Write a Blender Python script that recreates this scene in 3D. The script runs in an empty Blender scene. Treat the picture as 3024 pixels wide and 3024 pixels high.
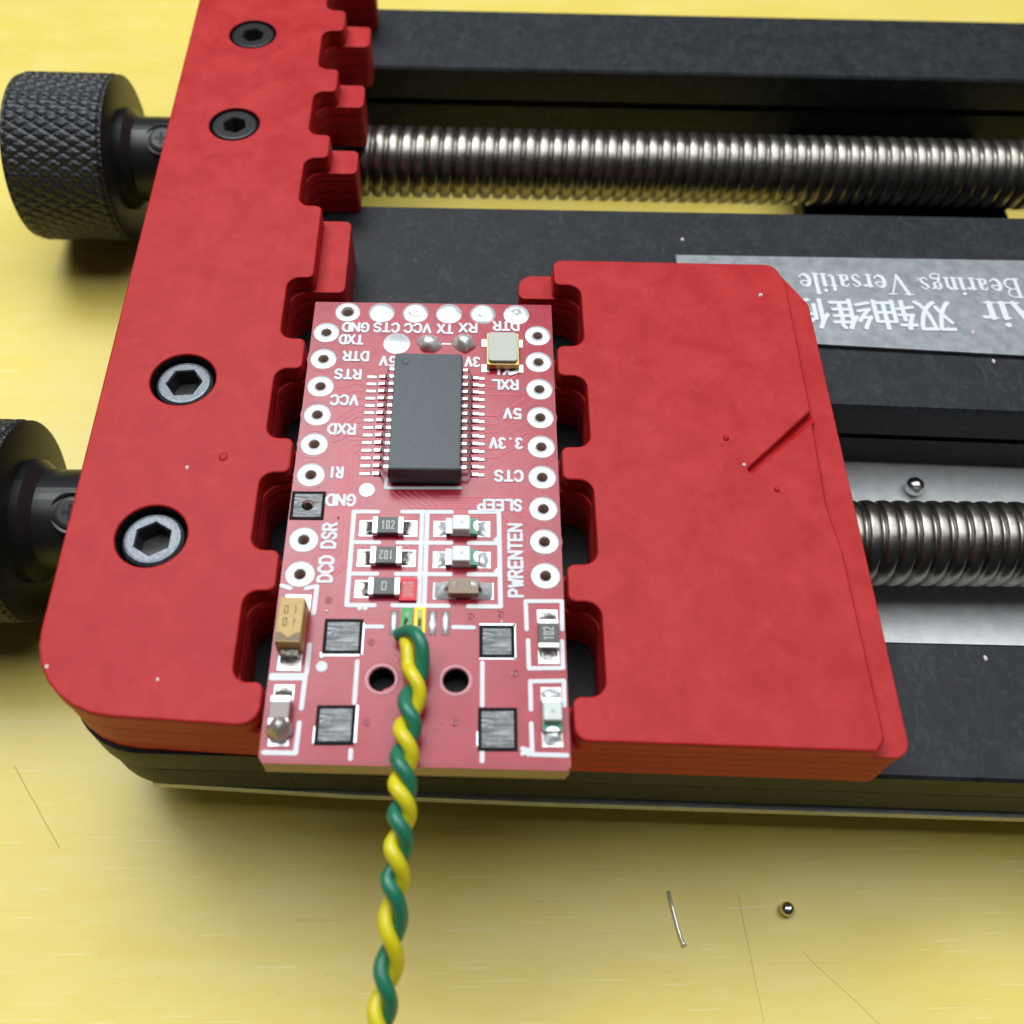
import bpy, bmesh, math, random
from mathutils import Vector, Matrix, noise
random.seed(7)
PI = math.pi
SC = bpy.context.scene
COL = SC.collection
# ------------------------------------------------------------------ camera (1 unit = 1 mm)
cd = bpy.data.cameras.new('camera'); cam = bpy.data.objects.new('camera', cd); COL.objects.link(cam)
R = Matrix(((0.9992457, -0.0091737, -0.0377334), (-0.0120272, 0.850802, -0.5253488), (0.036923, 0.5254063, 0.8500499)))
cam.matrix_world = Matrix.Translation((3.1618, -41.2904, 58.0602)) @ R.to_4x4()
cd.sensor_width = 36; cd.sensor_fit = 'HORIZONTAL'; cd.lens = 36.0
cd.clip_start = 1; cd.clip_end = 5000
cd.dof.use_dof = True; cd.dof.focus_distance = 74; cd.dof.aperture_fstop = 0.042
SC.camera = cam
SC.render.resolution_x = SC.render.resolution_y = 1024
# ------------------------------------------------------------------ light
W = bpy.data.worlds.new('World'); SC.world = W; W.use_nodes = True
wn = W.node_tree; bg = wn.nodes['Background']
bg.inputs[0].default_value = (0.80, 0.90, 1.0, 1); bg.inputs[1].default_value = 0.03
def area(name, loc, target, sx, sy, power, col):
    l = bpy.data.lights.new(name, 'AREA'); l.shape = 'RECTANGLE'; l.size = sx; l.size_y = sy
    l.energy = power; l.color = col
    o = bpy.data.objects.new(name, l); COL.objects.link(o); o.location = loc
    o.rotation_euler = (Vector(target) - Vector(loc)).to_track_quat('-Z', 'Y').to_euler()
    return o
area('ceiling_panel_lamp', (-120, 260, 430), (0, 0, 0), 320, 190, 1200000, (0.93, 0.98, 1.0))
area('room_ceiling_light', (40, 220, 640), (40, 220, 0), 1000, 580, 5600000, (0.95, 0.98, 1.0))
SC.view_settings.view_transform = 'Standard'; SC.view_settings.look = 'None'
SC.view_settings.exposure = 0.0; SC.view_settings.gamma = 1.0

# ------------------------------------------------------------------ helpers
def tag(o, label=None, cat=None, group=None, kind=None):
    if label: o['label'] = label
    if cat: o['category'] = cat
    if group: o['group'] = group
    if kind: o['kind'] = kind
    return o
def empty(name, loc, label, cat):
    o = bpy.data.objects.new(name, None); COL.objects.link(o); o.location = loc
    o.empty_display_size = 2
    return tag(o, label, cat)
def put(name, me, mat, parent=None, loc=(0, 0, 0), rot=0.0, world=False, smooth=False, label=None):
    """link a mesh object; world=True: loc is in scene coordinates though it has a parent at an Empty"""
    o = bpy.data.objects.new(name, me); COL.objects.link(o)
    if mat and not me.materials:
        for m in (mat if isinstance(mat, (list, tuple)) else [mat]): me.materials.append(m)
    o.location = loc; o.rotation_euler = (0, 0, rot)
    if parent:
        o.parent = parent
        if world: o.location = Vector(loc) - parent.location
    if smooth:
        for p in me.polygons: p.use_smooth = True
    if label: o['label'] = label
    return o
def from_bm(bm, name='m'):
    bmesh.ops.recalc_face_normals(bm, faces=bm.faces)
    me = bpy.data.meshes.new(name); bm.to_mesh(me); bm.free(); return me
def box_bm(x0, x1, y0, y1, z0, z1, bev=0.0, seg=2, bm=None):
    own = bm is None
    if own: bm = bmesh.new()
    r = bmesh.ops.create_cube(bm, size=1.0)
    for v in r['verts']:
        v.co = Vector((x0 + (v.co.x + .5) * (x1 - x0), y0 + (v.co.y + .5) * (y1 - y0), z0 + (v.co.z + .5) * (z1 - z0)))
    if bev > 0:
        es = list({e for v in r['verts'] for e in v.link_edges})
        bmesh.ops.bevel(bm, geom=es, offset=bev, segments=seg, profile=.5, affect='EDGES')
    return bm
def box(*a, **k): return from_bm(box_bm(*a, **k))
def smooth_by_angle(me, ang=35):
    for p in me.polygons: p.use_smooth = abs(p.normal.z) < .985
    bm = bmesh.new(); bm.from_mesh(me)
    for e in bm.edges:
        if len(e.link_faces) == 2 and e.calc_face_angle(0) > math.radians(ang): e.smooth = False
    bm.to_mesh(me); bm.free(); return me
def plate(pts, z0, z1, holes=(), bev=0.0, bres=2):
    """prism from a 2D outline with round holes, via a filled curve"""
    cu = bpy.data.curves.new('c', 'CURVE'); cu.dimensions = '2D'; cu.fill_mode = 'BOTH'
    def sp(ps):
        s = cu.splines.new('POLY'); s.points.add(len(ps) - 1)
        for i, p in enumerate(ps): s.points[i].co = (p[0], p[1], 0, 1)
        s.use_cyclic_u = True
    sp(pts)
    for (hx, hy, hr, n) in holes:
        sp([(hx + hr * math.cos(2 * PI * k / n), hy - hr * math.sin(2 * PI * k / n)) for k in range(n)])
    t = (z1 - z0) / 2
    cu.extrude = t - bev; cu.bevel_depth = bev; cu.bevel_resolution = bres; cu.offset = -bev
    o = bpy.data.objects.new('c', cu)
    me = bpy.data.meshes.new_from_object(o)
    bpy.data.objects.remove(o); bpy.data.curves.remove(cu)
    me.transform(Matrix.Translation((0, 0, (z0 + z1) / 2)))
    bm = bmesh.new(); bm.from_mesh(me)
    bmesh.ops.remove_doubles(bm, verts=bm.verts, dist=1e-4)
    bmesh.ops.recalc_face_normals(bm, faces=bm.faces)
    bm.to_mesh(me); bm.free()
    return smooth_by_angle(me, 30)
def fillet_poly(pts, n=6):
    """pts: (x, y, radius); rounds each corner"""
    out = []; N = len(pts)
    for i, (x, y, r) in enumerate(pts):
        if r <= 0: out.append((x, y)); continue
        p = Vector((x, y)); a = Vector(pts[i - 1][:2]) - p; b = Vector(pts[(i + 1) % N][:2]) - p
        la, lb = a.length, b.length; a.normalize(); b.normalize()
        ang = a.angle(b) / 2; d = min(r / math.tan(ang), la * .49, lb * .49); rr = d * math.tan(ang)
        c = p + (a + b).normalized() * (rr / math.sin(ang)); s = p + a * d; e = p + b * d
        a0 = math.atan2(*(s - c).yx); a1 = math.atan2(*(e - c).yx); da = (a1 - a0 + PI) % (2 * PI) - PI
        for k in range(n + 1):
            t = a0 + da * k / n; out.append((c.x + rr * math.cos(t), c.y + rr * math.sin(t)))
    return out
def lathe(prof, n=32, axis='z', cap=True):
    """prof: (radius, height) pairs"""
    bm = bmesh.new(); rings = []
    for r, h in prof:
        if r < 1e-6: rings.append([bm.verts.new((0, 0, h))]); continue
        rings.append([bm.verts.new((r * math.cos(2 * PI * k / n), r * math.sin(2 * PI * k / n), h)) for k in range(n)])
    for A, B in zip(rings, rings[1:]):
        for k in range(n):
            k2 = (k + 1) % n
            if len(A) == 1 and len(B) == 1: continue
            if len(A) == 1: bm.faces.new((A[0], B[k], B[k2]))
            elif len(B) == 1: bm.faces.new((A[k], A[k2], B[0]))
            else: bm.faces.new((A[k], A[k2], B[k2], B[k]))
    me = from_bm(bm)
    if axis == 'x': me.transform(Matrix.Rotation(PI / 2, 4, 'Y'))
    return me
def strokes(lines, w, z0, h, seg=5):
    """round-ended flat bars along polylines; each bar a hair higher than the one before"""
    bm = bmesh.new(); k = 0
    for ln in lines:
        pts = [Vector(p[:2]) for p in ln]
        if len(pts) == 1: pts = [pts[0], pts[0] + Vector((1e-3, 0))]
        for a, b in zip(pts, pts[1:]):
            d = (b - a); th = math.atan2(d.y, d.x); ring = []
            for j in range(seg + 1):
                t = th + PI / 2 + PI * j / seg; ring.append(a + Vector((math.cos(t), math.sin(t))) * w / 2)
            for j in range(seg + 1):
                t = th - PI / 2 + PI * j / seg; ring.append(b + Vector((math.cos(t), math.sin(t))) * w / 2)
            zt = z0 + h + (k % 17) * .0007; k += 1
            top = [bm.verts.new((p.x, p.y, zt)) for p in ring]; bot = [bm.verts.new((p.x, p.y, z0)) for p in ring]
            bm.faces.new(top); n = len(ring)
            for j in range(n): bm.faces.new((top[j], bot[j], bot[(j + 1) % n], top[(j + 1) % n]))
    me = bpy.data.meshes.new('s'); bm.to_mesh(me); bm.free(); return me
def tube(pts, rad, n=14, cap=True):
    bm = bmesh.new(); rings = []; up = Vector((0, 0, 1)); prev = None
    P = [Vector(p) for p in pts]
    for i, p in enumerate(P):
        t = (P[min(i + 1, len(P) - 1)] - P[max(i - 1, 0)]).normalized()
        if prev is None: u = t.cross(up if abs(t.z) < .9 else Vector((1, 0, 0))).normalized()
        else: u = (prev - t * prev.dot(t)).normalized()
        prev = u; v = t.cross(u); r = rad[i] if isinstance(rad, list) else rad
        rings.append([bm.verts.new(p + (u * math.cos(2 * PI * k / n) + v * math.sin(2 * PI * k / n)) * r) for k in range(n)])
    for A, B in zip(rings, rings[1:]):
        for k in range(n): bm.faces.new((A[k], A[(k + 1) % n], B[(k + 1) % n], B[k]))
    if cap: bm.faces.new(rings[0]); bm.faces.new(rings[-1])
    return from_bm(bm)

# ------------------------------------------------------------------ materials
def mat(name, col=(.5, .5, .5), rough=.5, metal=0.0, spec=.5, coat=0.0, coat_rough=.1):
    m = bpy.data.materials.new(name); m.use_nodes = True
    b = m.node_tree.nodes['Principled BSDF']
    b.inputs['Base Color'].default_value = (*col, 1); b.inputs['Roughness'].default_value = rough
    b.inputs['Metallic'].default_value = metal; b.inputs['Specular IOR Level'].default_value = spec
    b.inputs['Coat Weight'].default_value = coat; b.inputs['Coat Roughness'].default_value = coat_rough
    return m
class N:
    def __init__(s, m): s.m = m; s.t = m.node_tree; s.b = s.t.nodes['Principled BSDF']; s.tc = s.t.nodes.new('ShaderNodeTexCoord')
    def new(s, k, **kw):
        n = s.t.nodes.new(k)
        for a, v in kw.items(): setattr(n, a, v)
        return n
    def l(s, a, b): s.t.links.new(a, b)
    def noise(s, scale, detail=3, rough=.55, stretch=None, dist=0.0, obj=True):
        n = s.new('ShaderNodeTexNoise'); n.inputs['Scale'].default_value = scale; n.inputs['Detail'].default_value = detail
        n.inputs['Roughness'].default_value = rough; n.inputs['Distortion'].default_value = dist
        mp = s.new('ShaderNodeMapping'); s.l(s.tc.outputs['Object'], mp.inputs[0])
        if stretch: mp.inputs['Scale'].default_value = stretch
        s.l(mp.outputs[0], n.inputs[0]); return n.outputs['Fac']
    def ramp(s, fac, stops):
        r = s.new('ShaderNodeValToRGB'); e = r.color_ramp.elements
        while len(e) < len(stops): e.new(.5)
        for i, (p, c) in enumerate(stops):
            e[i].position = p; e[i].color = (*c, 1) if len(c) == 3 else c
        s.l(fac, r.inputs[0]); return r.outputs[0]
    def mix(s, fac, a, b, mode='MIX'):
        n = s.new('ShaderNodeMix', data_type='RGBA', blend_type=mode)
        for i, v in ((0, fac), (6, a), (7, b)):
            if hasattr(v, 'is_linked') or hasattr(v, 'links'): s.l(v, n.inputs[i])
            elif i == 0: n.inputs[0].default_value = v
            else: n.inputs[i].default_value = (*v, 1)
        return n.outputs[2]
    def bump(s, h, strength=.2, dist=.05):
        n = s.new('ShaderNodeBump'); n.inputs['Strength'].default_value = strength; n.inputs['Distance'].default_value = dist
        s.l(h, n.inputs['Height']); s.l(n.outputs[0], s.b.inputs['Normal']); return n
    def col(s, c): s.l(c, s.b.inputs['Base Color'])
    def rgh(s, fac, a, b):
        r = s.new('ShaderNodeMapRange'); s.l(fac, r.inputs[0]); r.inputs[3].default_value = a; r.inputs[4].default_value = b
        s.l(r.outputs[0], s.b.inputs['Roughness'])

def k3(v): return (v, v, v)
M = {}
# wood-look tabletop
m = mat('yellow_wood_laminate', (.75, .62, .2), .42, spec=.42); n = N(m)
g = n.noise(.10, 6, .65, (.5, 1.2, 1), .3); g2 = n.noise(.35, 6, .7, (.3, 1.2, 1), .4); f = n.noise(.05, 5, .6)
c = n.ramp(g, [(.3, (.83, .645, .11)), (.7, (.89, .72, .155))])
c = n.mix(n.ramp(g2, [(.42, k3(0)), (.62, k3(.35))]), c, (.91, .77, .30))
pore = n.noise(2.2, 2, .5, (.07, 1.9, 1)); c = n.mix(n.ramp(pore, [(.66, k3(0)), (.69, k3(.6))]), c, (.95, .84, .36))
pore2 = n.noise(1.5, 2, .5, (.06, 2.4, 1)); c = n.mix(n.ramp(pore2, [(.72, k3(0)), (.75, k3(.3))]), c, (.55, .40, .10))
c = n.mix(n.ramp(n.noise(.035, 4, .6), [(.4, k3(0)), (.65, k3(.5))]), c, (.78, .62, .16))
dirt = n.noise(1.1, 5, .8); c = n.mix(n.ramp(dirt, [(.66, k3(0)), (.74, k3(.5))]), c, (.30, .22, .10))
n.col(c); n.rgh(f, .16, .48); n.bump(g2, .12, .05); M['table'] = m
# red stained anodised aluminium
def red(name, base, seed):
    m = mat(name, base, .5, spec=.24); n = N(m)
    mp = [n.noise(.35, 5, .62, (1, 1, 1), .6), n.noise(1.5, 4, .6, (1, .5, 1), 1.0), n.noise(30, 2)]
    c = n.ramp(mp[0], [(.34, (base[0] * .90, base[1] * .6, base[2] * .65)), (.66, (base[0] * 1.08, base[1] * 1.8, base[2] * 1.8))])
    c = n.mix(n.ramp(mp[1], [(.54, k3(0)), (.70, k3(.32))]), c, (base[0] * .78, base[1] * .4, base[2] * .4))
    c = n.mix(n.ramp(n.noise(.8, 5, .7, (1, 1, 1), .3), [(.58, k3(0)), (.72, k3(.4))]), c, (base[0] * 1.1, base[1] * 3, base[2] * 3))
    fine = n.noise(2.2, 5, .75, (1, .6, 1), 2.2); c = n.mix(n.ramp(fine, [(.6, k3(0)), (.68, k3(.35))]), c, (base[0] * .62, base[1] * .4, base[2] * .4))
    # milling lines round the sides: thin worn rings that follow the height only
    wv_ = n.new('ShaderNodeTexWave', wave_type='BANDS', bands_direction='Z'); wv_.inputs['Scale'].default_value = .27
    wv_.inputs['Distortion'].default_value = .12; wv_.inputs['Detail Scale'].default_value = .2; wv_.inputs['Phase Offset'].default_value = 4.15; n.l(n.tc.outputs['Object'], wv_.inputs[0])
    c = n.mix(n.ramp(wv_.outputs['Fac'], [(.84, k3(0)), (.96, k3(.55))]), c, (base[0] * .3, .004, .004))
    n.col(c); n.rgh(mp[0], .42, .56)
    wv = n.noise(3.0, 2, .5, (.03, .03, 1.6)); add = n.new('ShaderNodeMath', operation='ADD')
    sc = n.new('ShaderNodeMath', operation='MULTIPLY'); n.l(mp[2], sc.inputs[0]); sc.inputs[1].default_value = .12
    n.l(wv, add.inputs[0]); n.l(sc.outputs[0], add.inputs[1]); n.bump(add.outputs[0], .35, .12)
    return m
M['red'] = red('red_anodised_aluminium', (.49, .0155, .0165), 0)
# black anodised rails
m = mat('black_anodised_aluminium', (.03, .034, .04), .5, spec=.30); n = N(m)
a = n.noise(.5, 5, .65, (1, 1, 1), .8); b2 = n.noise(.9, 6, .68, (1, .6, 1), 1.8)
c = n.ramp(a, [(.3, (.006, .007, .009)), (.7, (.018, .021, .026))])
c = n.mix(n.ramp(b2, [(.5, k3(0)), (.72, k3(.5))]), c, (.06, .068, .08))
sp = n.noise(9, 1, .4); c = n.mix(n.ramp(sp, [(.79, k3(0)), (.83, k3(.5))]), c, (.3, .31, .32))
n.col(c); n.rgh(a, .44, .60); n.bump(n.noise(25, 2), .12, .05); M['black'] = m
M['blacksteel'] = mat('blackened_steel', (.014, .015, .017), .34, spec=.4)
m = mat('gunmetal_knurl', (.018, .020, .024), .42, spec=.5); M['knob'] = m
m = mat('knob_face', (.03, .03, .026), .38, metal=.4, spec=.5); M['knobface'] = m
m = mat('polished_thread_steel', (.50, .48, .45), .20, metal=1.0); n = N(m)
c = n.ramp(n.noise(.8, 4), [(.3, (.24, .22, .19)), (.7, (.42, .39, .35))]); n.col(c); n.rgh(n.noise(3, 3), .24, .42); M['thread'] = m
m = mat('raw_aluminium_plate', (.60, .62, .62), .40, metal=.25); n = N(m)
c = n.ramp(n.noise(.8, 4), [(.3, (.62, .64, .65)), (.7, (.78, .80, .80))])
c = n.mix(n.ramp(n.noise(5, 2), [(.72, k3(0)), (.8, k3(.5))]), c, (.25, .24, .22)); n.col(c); M['plate'] = m
m = mat('nameplate_foil', (.22, .25, .27), .34, metal=.35); n = N(m)
c = n.ramp(n.noise(.9, 4, .6), [(.3, (.24, .265, .28)), (.7, (.38, .41, .43))])
c = n.mix(n.ramp(n.noise(.7, 6, .75, (1, 1, 1), 1.5), [(.62, k3(0)), (.72, k3(.6))]), c, (.48, .50, .46)); n.col(c); n.rgh(n.noise(2), .28, .5); M['foil'] = m
M['nametext'] = mat('silver_lettering', (.78, .83, .88), .38, metal=.2)
m = mat('screw_head_steel', (.16, .18, .20), .34, metal=.55); n = N(m)
c = n.ramp(n.noise(4, 4), [(.3, (.07, .08, .095)), (.7, (.14, .155, .175))]); n.col(c); M['screwhead'] = m
M['socket'] = mat('hex_socket_inside', (.045, .045, .045), .45)
M['dark'] = mat('dark_bore', (.008, .008, .008), .6)  # hole linings: the shade inside is put into the colour
# circuit board
m = mat('red_solder_mask', (.42, .02, .045), .26, spec=.5); n = N(m)
c = n.ramp(n.noise(.45, 4, .6), [(.3, (.37, .009, .026)), (.7, (.44, .016, .04))])
c = n.mix(n.ramp(n.noise(6, 4, .75), [(.70, k3(0)), (.76, k3(.6))]), c, (.20, .012, .03)); n.col(c)
c = n.mix(n.ramp(n.noise(.28, 3, .5, (1, 1, 1), .5), [(.45, k3(0)), (.6, k3(.7))]), c, (.44, .03, .058)); n.col(c)
n.bump(n.noise(1.6, 3), .12, .05); n.rgh(n.noise(1, 3), .20, .32); M['mask'] = m
m = mat('solder_mask_over_copper', (.55, .065, .10), .3, spec=.42); M['trace'] = m
m = mat('fibreglass_core', (.34, .24, .14), .6); n = N(m)
c = n.ramp(n.noise(2, 4, .6, (1, 1, 4)), [(.3, (.44, .30, .24)), (.7, (.56, .42, .35))]); n.col(c); M['fr4'] = m
M['rim'] = mat('worn_mask_rim', (.42, .16, .18), .35, metal=.2)
M['flux'] = mat('flux_stained_pad', (.20, .105, .095), .45)
M['ink'] = mat('white_silkscreen_ink', (.76, .79, .82), .5)
m = mat('hasl_solder', (.84, .88, .90), .38, metal=.55); n = N(m); n.rgh(n.noise(3, 3), .28, .46); n.bump(n.noise(2.5, 2), .15, .05); M['tin'] = m
m = mat('shiny_solder', (.70, .70, .69), .2, metal=1.0); n = N(m)
n.rgh(n.noise(4, 3), .12, .32); n.bump(n.noise(3.5, 3), .5, .08); M['solder'] = m
m = mat('dull_solder', (.42, .40, .37), .34, metal=1.0); n = N(m)
c = n.ramp(n.noise(3, 4), [(.3, (.30, .27, .24)), (.7, (.60, .58, .56))]); n.col(c); n.rgh(n.noise(6, 3), .2, .5); n.bump(n.noise(5, 3), .5, .08); M['dull'] = m
m = mat('black_epoxy', (.040, .050, .058), .42, spec=.55); n = N(m)
c = n.ramp(n.noise(3, 5, .7), [(.3, (.022, .034, .046)), (.75, (.040, .056, .072))]); n.col(c); n.bump(n.noise(18, 2), .15, .02); M['epoxy'] = m
M['rbody'] = mat('resistor_glaze', (.065, .068, .066), .4); M['mark'] = mat('resistor_print', (.55, .58, .56), .5)
M['ceramic'] = mat('tan_ceramic', (.33, .235, .16), .5); M['ceramic2'] = mat('grey_ceramic', (.36, .30, .27), .45)
m = mat('cone_solder', (.80, .80, .79), .26, metal=.85); n = N(m); n.bump(n.noise(3, 3), .6, .1); M['cone'] = m
m = mat('lump_solder', (.50, .47, .46), .42, metal=.75); n = N(m); n.bump(n.noise(3, 4), .6, .1); n.rgh(n.noise(4, 3), .3, .55); M['lump'] = m
m = mat('satin_solder', (.72, .71, .68), .40, metal=.6); n = N(m); n.rgh(n.noise(2, 3), .25, .55); n.bump(n.noise(2.5, 3), .4, .1); M['joint'] = m
M['leadm'] = mat('lead_frame_metal', (.60, .60, .58), .35, metal=.9)
M['term'] = mat('tinned_terminal', (.86, .88, .88), .30, metal=.6)
m = mat('tantalum_epoxy', (.62, .40, .12), .5); n = N(m)
c = n.ramp(n.noise(5, 4, .6), [(.3, (.56, .35, .10)), (.7, (.66, .45, .16))]); n.col(c); M['tant'] = m
M['tantdark'] = mat('tantalum_band', (.22, .15, .06), .5); M['tantink'] = mat('laser_marking', (.20, .15, .06), .6)
M['lid'] = mat('crystal_lid_metal', (.50, .52, .45), .5, metal=.1); M['gold'] = mat('crystal_gold_rim', (.62, .45, .16), .35, metal=.7)
m = mat('led_lens', (.74, .82, .78), .22, coat=.4); m.node_tree.nodes['Principled BSDF'].inputs['Transmission Weight'].default_value = .15; M['led'] = m
M['ledgreen'] = mat('led_green_base', (.06, .33, .20), .4); M['leddie'] = mat('led_die', (.45, .50, .42), .3)
M['note_black'] = mat('black_annotation', (.004, .004, .004), .7, spec=.2)  # drawn annotation boxes, built as added frames on the board
def brushed(name, lo, hi):
    m = mat(name, hi, .4, metal=.25); n = N(m)
    a = n.noise(7, 3, .7, (.12, 1.8, 1)); b = n.noise(26, 2, .6, (.6, 1, 1)); big = n.noise(1.1, 2)
    c = n.ramp(a, [(.36, lo), (.5, tuple((p + q) / 2 * .8 for p, q in zip(lo, hi))), (.66, hi)])
    c = n.mix(n.ramp(b, [(.4, k3(.55)), (.6, k3(0))]), c, lo)
    c = n.mix(n.ramp(big, [(.35, k3(.5)), (.6, k3(0))]), c, lo)
    n.col(c); n.bump(a, .4, .05); return m
M['brushed'] = brushed('scraped_grey_pad', (.035, .037, .04), (.48, .50, .51))
M['brushed_red'] = brushed('scraped_red_pad', (.35, .02, .03), (.72, .42, .42))  # pad tints follow the added annotation boxes
M['brushed_green'] = brushed('scraped_green_pad', (.02, .16, .06), (.55, .75, .6))
M['brushed_yellow'] = brushed('scraped_yellow_pad', (.28, .24, .05), (.85, .80, .28))
M['note_red'] = mat('red_annotation', (.85, .012, .02), .5); M['note_green'] = mat('green_annotation', (.015, .46, .075), .5)  # line colours of the added annotation boxes, not ink on the board
M['note_yellow'] = mat('yellow_annotation', (.95, .88, .004), .5)
def pvc(name, col, lo):
    m = mat(name, col, .36, spec=.5, coat=.15, coat_rough=.25); n = N(m)
    c = n.ramp(n.noise(1.2, 3), [(.3, lo), (.7, col)]); n.col(c); n.bump(n.noise(6, 2), .06, .05)
    m.node_tree.nodes['Principled BSDF'].inputs['Subsurface Weight'].default_value = .08
    m.node_tree.nodes['Principled BSDF'].inputs['Subsurface Radius'].default_value = (.4, .4, .2)
    return m
M['green'] = pvc('green_pvc', (.022, .215, .125), (.017, .18, .10)); M['yellow'] = pvc('yellow_pvc', (.80, .70, .02), (.72, .61, .012))
M['rubber'] = mat('black_rubber', (.02, .02, .02), .8)
M['scratch'] = mat('scratch_in_laminate', (.62, .47, .15), .6)

# ------------------------------------------------------------------ the tabletop
TZ = -19.0
top = put('table_top', box(-420, 520, -260, 640, TZ - 22, TZ, bev=1.0), M['table']); tag(top, kind='structure')
def ribbon(pts, w, z): # thin ragged mark
    return strokes([pts], w, z, .006, 3)
def wob(a, b, n=6, am=.04):
    a, b = Vector(a), Vector(b); d = b - a; s = Vector((-d.y, d.x)).normalized()
    return [a + d * i / n + s * (random.uniform(-am, am) if 0 < i < n else 0) for i in range(n + 1)]
for i, (a, b, w) in enumerate([((-31.2, -16.6), (-26.6, -22.6), .09), ((22.6, -26.0), (23.3, -34.4), .05), ((26.7, -30.0), (31.6, -34.9), .05)]):
    put('table_scratch', ribbon(wob(a, b), w, TZ), M['scratch'], top)

# ------------------------------------------------------------------ the vise
vise = empty('circuit_board_vise', (30, 19.4, TZ), 'black railed precision vise with red jaws gripping the circuit board', 'vise')
def vp(name, me, m, **k): return put(name, me, m, vise, (0, 0, 0), world=True, **k)
# measured front and back lines of each rail (y at x = 0, slope)
def rail(name, yf, sf, yb, sb, x0, x1, zt, zb, groove_f=True, groove_b=True, thin=False):
    sec = []  # (side, inset, z)
    b = .22
    sec += [('f', b, zt), ('f', 0, zt - b)]
    if thin: sec += [('f', 0, -9.18), ('f', .4, -9.2), ('f', .4, -9.73), ('f', .15, -9.75)]
    elif groove_f: sec += [('f', 0, -9.55), ('f', .9, -9.7), ('f', .9, -10.35), ('f', .25, -10.5)]
    sec += [('f', 0.25 if groove_f else 0, zb + b), ('f', b + .25, zb), ('b', b + .25, zb), ('b', .25, zb + b)]
    if groove_b: sec += [('b', .25, -10.5), ('b', .9, -10.35), ('b', .9, -9.7), ('b', 0, -9.55)]
    sec += [('b', 0, zt - b), ('b', b, zt)]
    bm = bmesh.new(); loops = []
    for x in (x0, x1):
        loops.append([bm.verts.new((x, (yf + sf * x + i) if s == 'f' else (yb + sb * x - i), z)) for s, i, z in sec])
    A, B = loops; nn = len(A)
    for k in range(nn): bm.faces.new((A[k], A[(k + 1) % nn], B[(k + 1) % nn], B[k]))
    bm.faces.new(A); bm.faces.new(B[::-1])
    me = from_bm(bm); return vp(name, me, M['black'])
XR = 112
rail('rail', 50.5, .006, 60.4, .010, -9.0, XR, -6, -14, True, False)
rail('rail', 9.55, -.032, 30.55, .003, -9.0, XR, -6, -14, True, True)
rail('rail', -20.52, -.034, -11.25, -.021, -9.0, XR, -6, -13.6, True, True, True)
# end block under the fixed jaw: two rounded layers with a dark joint
blk = lambda ins: fillet_poly([(-22.9 + ins, -19.75 + ins, 5.2), (-9.0, -20.2 + ins, 0), (-9.0, 60.4 - ins, 0), (-22.9 + ins, 60.4 - ins, 4)], 10)
vp('end_block', plate(blk(0), -9.2, -6.02, bev=.1), M['black'])
vp('end_block_joint', plate(blk(.4), -9.75, -9.18), M['dark'])
vp('end_block', plate(blk(.15), -13.3, -9.72, bev=.2), M['black'])
vp('end_block', box(XR, XR + 14, -24.5, 61.5, -13.9, -6.02, bev=.4), M['black'], label='far end block')
# base plate
pl = [(-19.2, -19.4), (-6, -20.25), (8.2, -20.85), (42.7, -22.0), (XR, -24.4), (XR, 14), (-19.2, 14)]
vp('base_plate', plate(pl, -15.0, -14.02, bev=.12), M['plate'])
for fx, fy in ((-14, -12), (-14, 8), (104, -12), (104, 8), (104, 56)):
    me = lathe([(0, TZ + .01), (3.2, TZ + .01), (3.4, TZ + .5), (3.2, -15.02), (0, -15.02)], 24); me.transform(Matrix.Translation((fx, fy, 0)))
    vp('rubber_foot', me, M['rubber'])
me = lathe([(0, TZ + .01), (3.2, TZ + .01), (3.4, TZ + .5), (3.2, -13.35), (0, -13.35)], 24); me.transform(Matrix.Translation((-14, 54, 0)))
vp('rubber_foot', me, M['rubber'])
vp('cross_bar', box(36.3, 57.5, 30.7, 50.7, -15.4, -13.0, bev=.3), M['black'])
# jaw outlines with slots
def slot(xin, xd, y0, y1, up, r=1.55, e=.55):
    """points of one slot in an edge at x = xin running to depth xd"""
    s = [(xin, y0, e), (xd, y0, r), (xd, y1, r), (xin, y1, e)]
    return s if up else s[::-1]
SL = [(-17.5, -11.4), (-8.4, -2.4), (.5, 6.65), (9.55, 15.65), (23.65, 29.4), (32.4, 38.2), (41.4, 47.1), (50.3, 56.1)]
def jaw_left(xin, eo, y0off=0, y_cut=None):
    pts = [(-23.25 + eo, 59.3 - eo, 2.0), (-23.22 + eo, -19.35 + eo, 5.6), (xin, -20.32 + eo, 1.2)]
    for a, b in SL: pts += slot(xin, -11.22 - eo, a - eo, b + eo, True)
    pts += [(xin, 59.3 - eo, 1.2)]
    return fillet_poly(pts, 7)
SCR = [(-17.6, 46.25, 2.12, 1.0), (-17.64, 33.5, 2.12, 1.0), (-17.66, 5.5, 2.3, .35), (-17.7, -7.45, 2.3, .35)]
jl = vp('fixed_jaw', plate(jaw_left(-9.3, 0), -1.82, 0, holes=[(x, y, r, 40) for x, y, r, _ in SCR], bev=.16, bres=3), M['red'])
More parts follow.
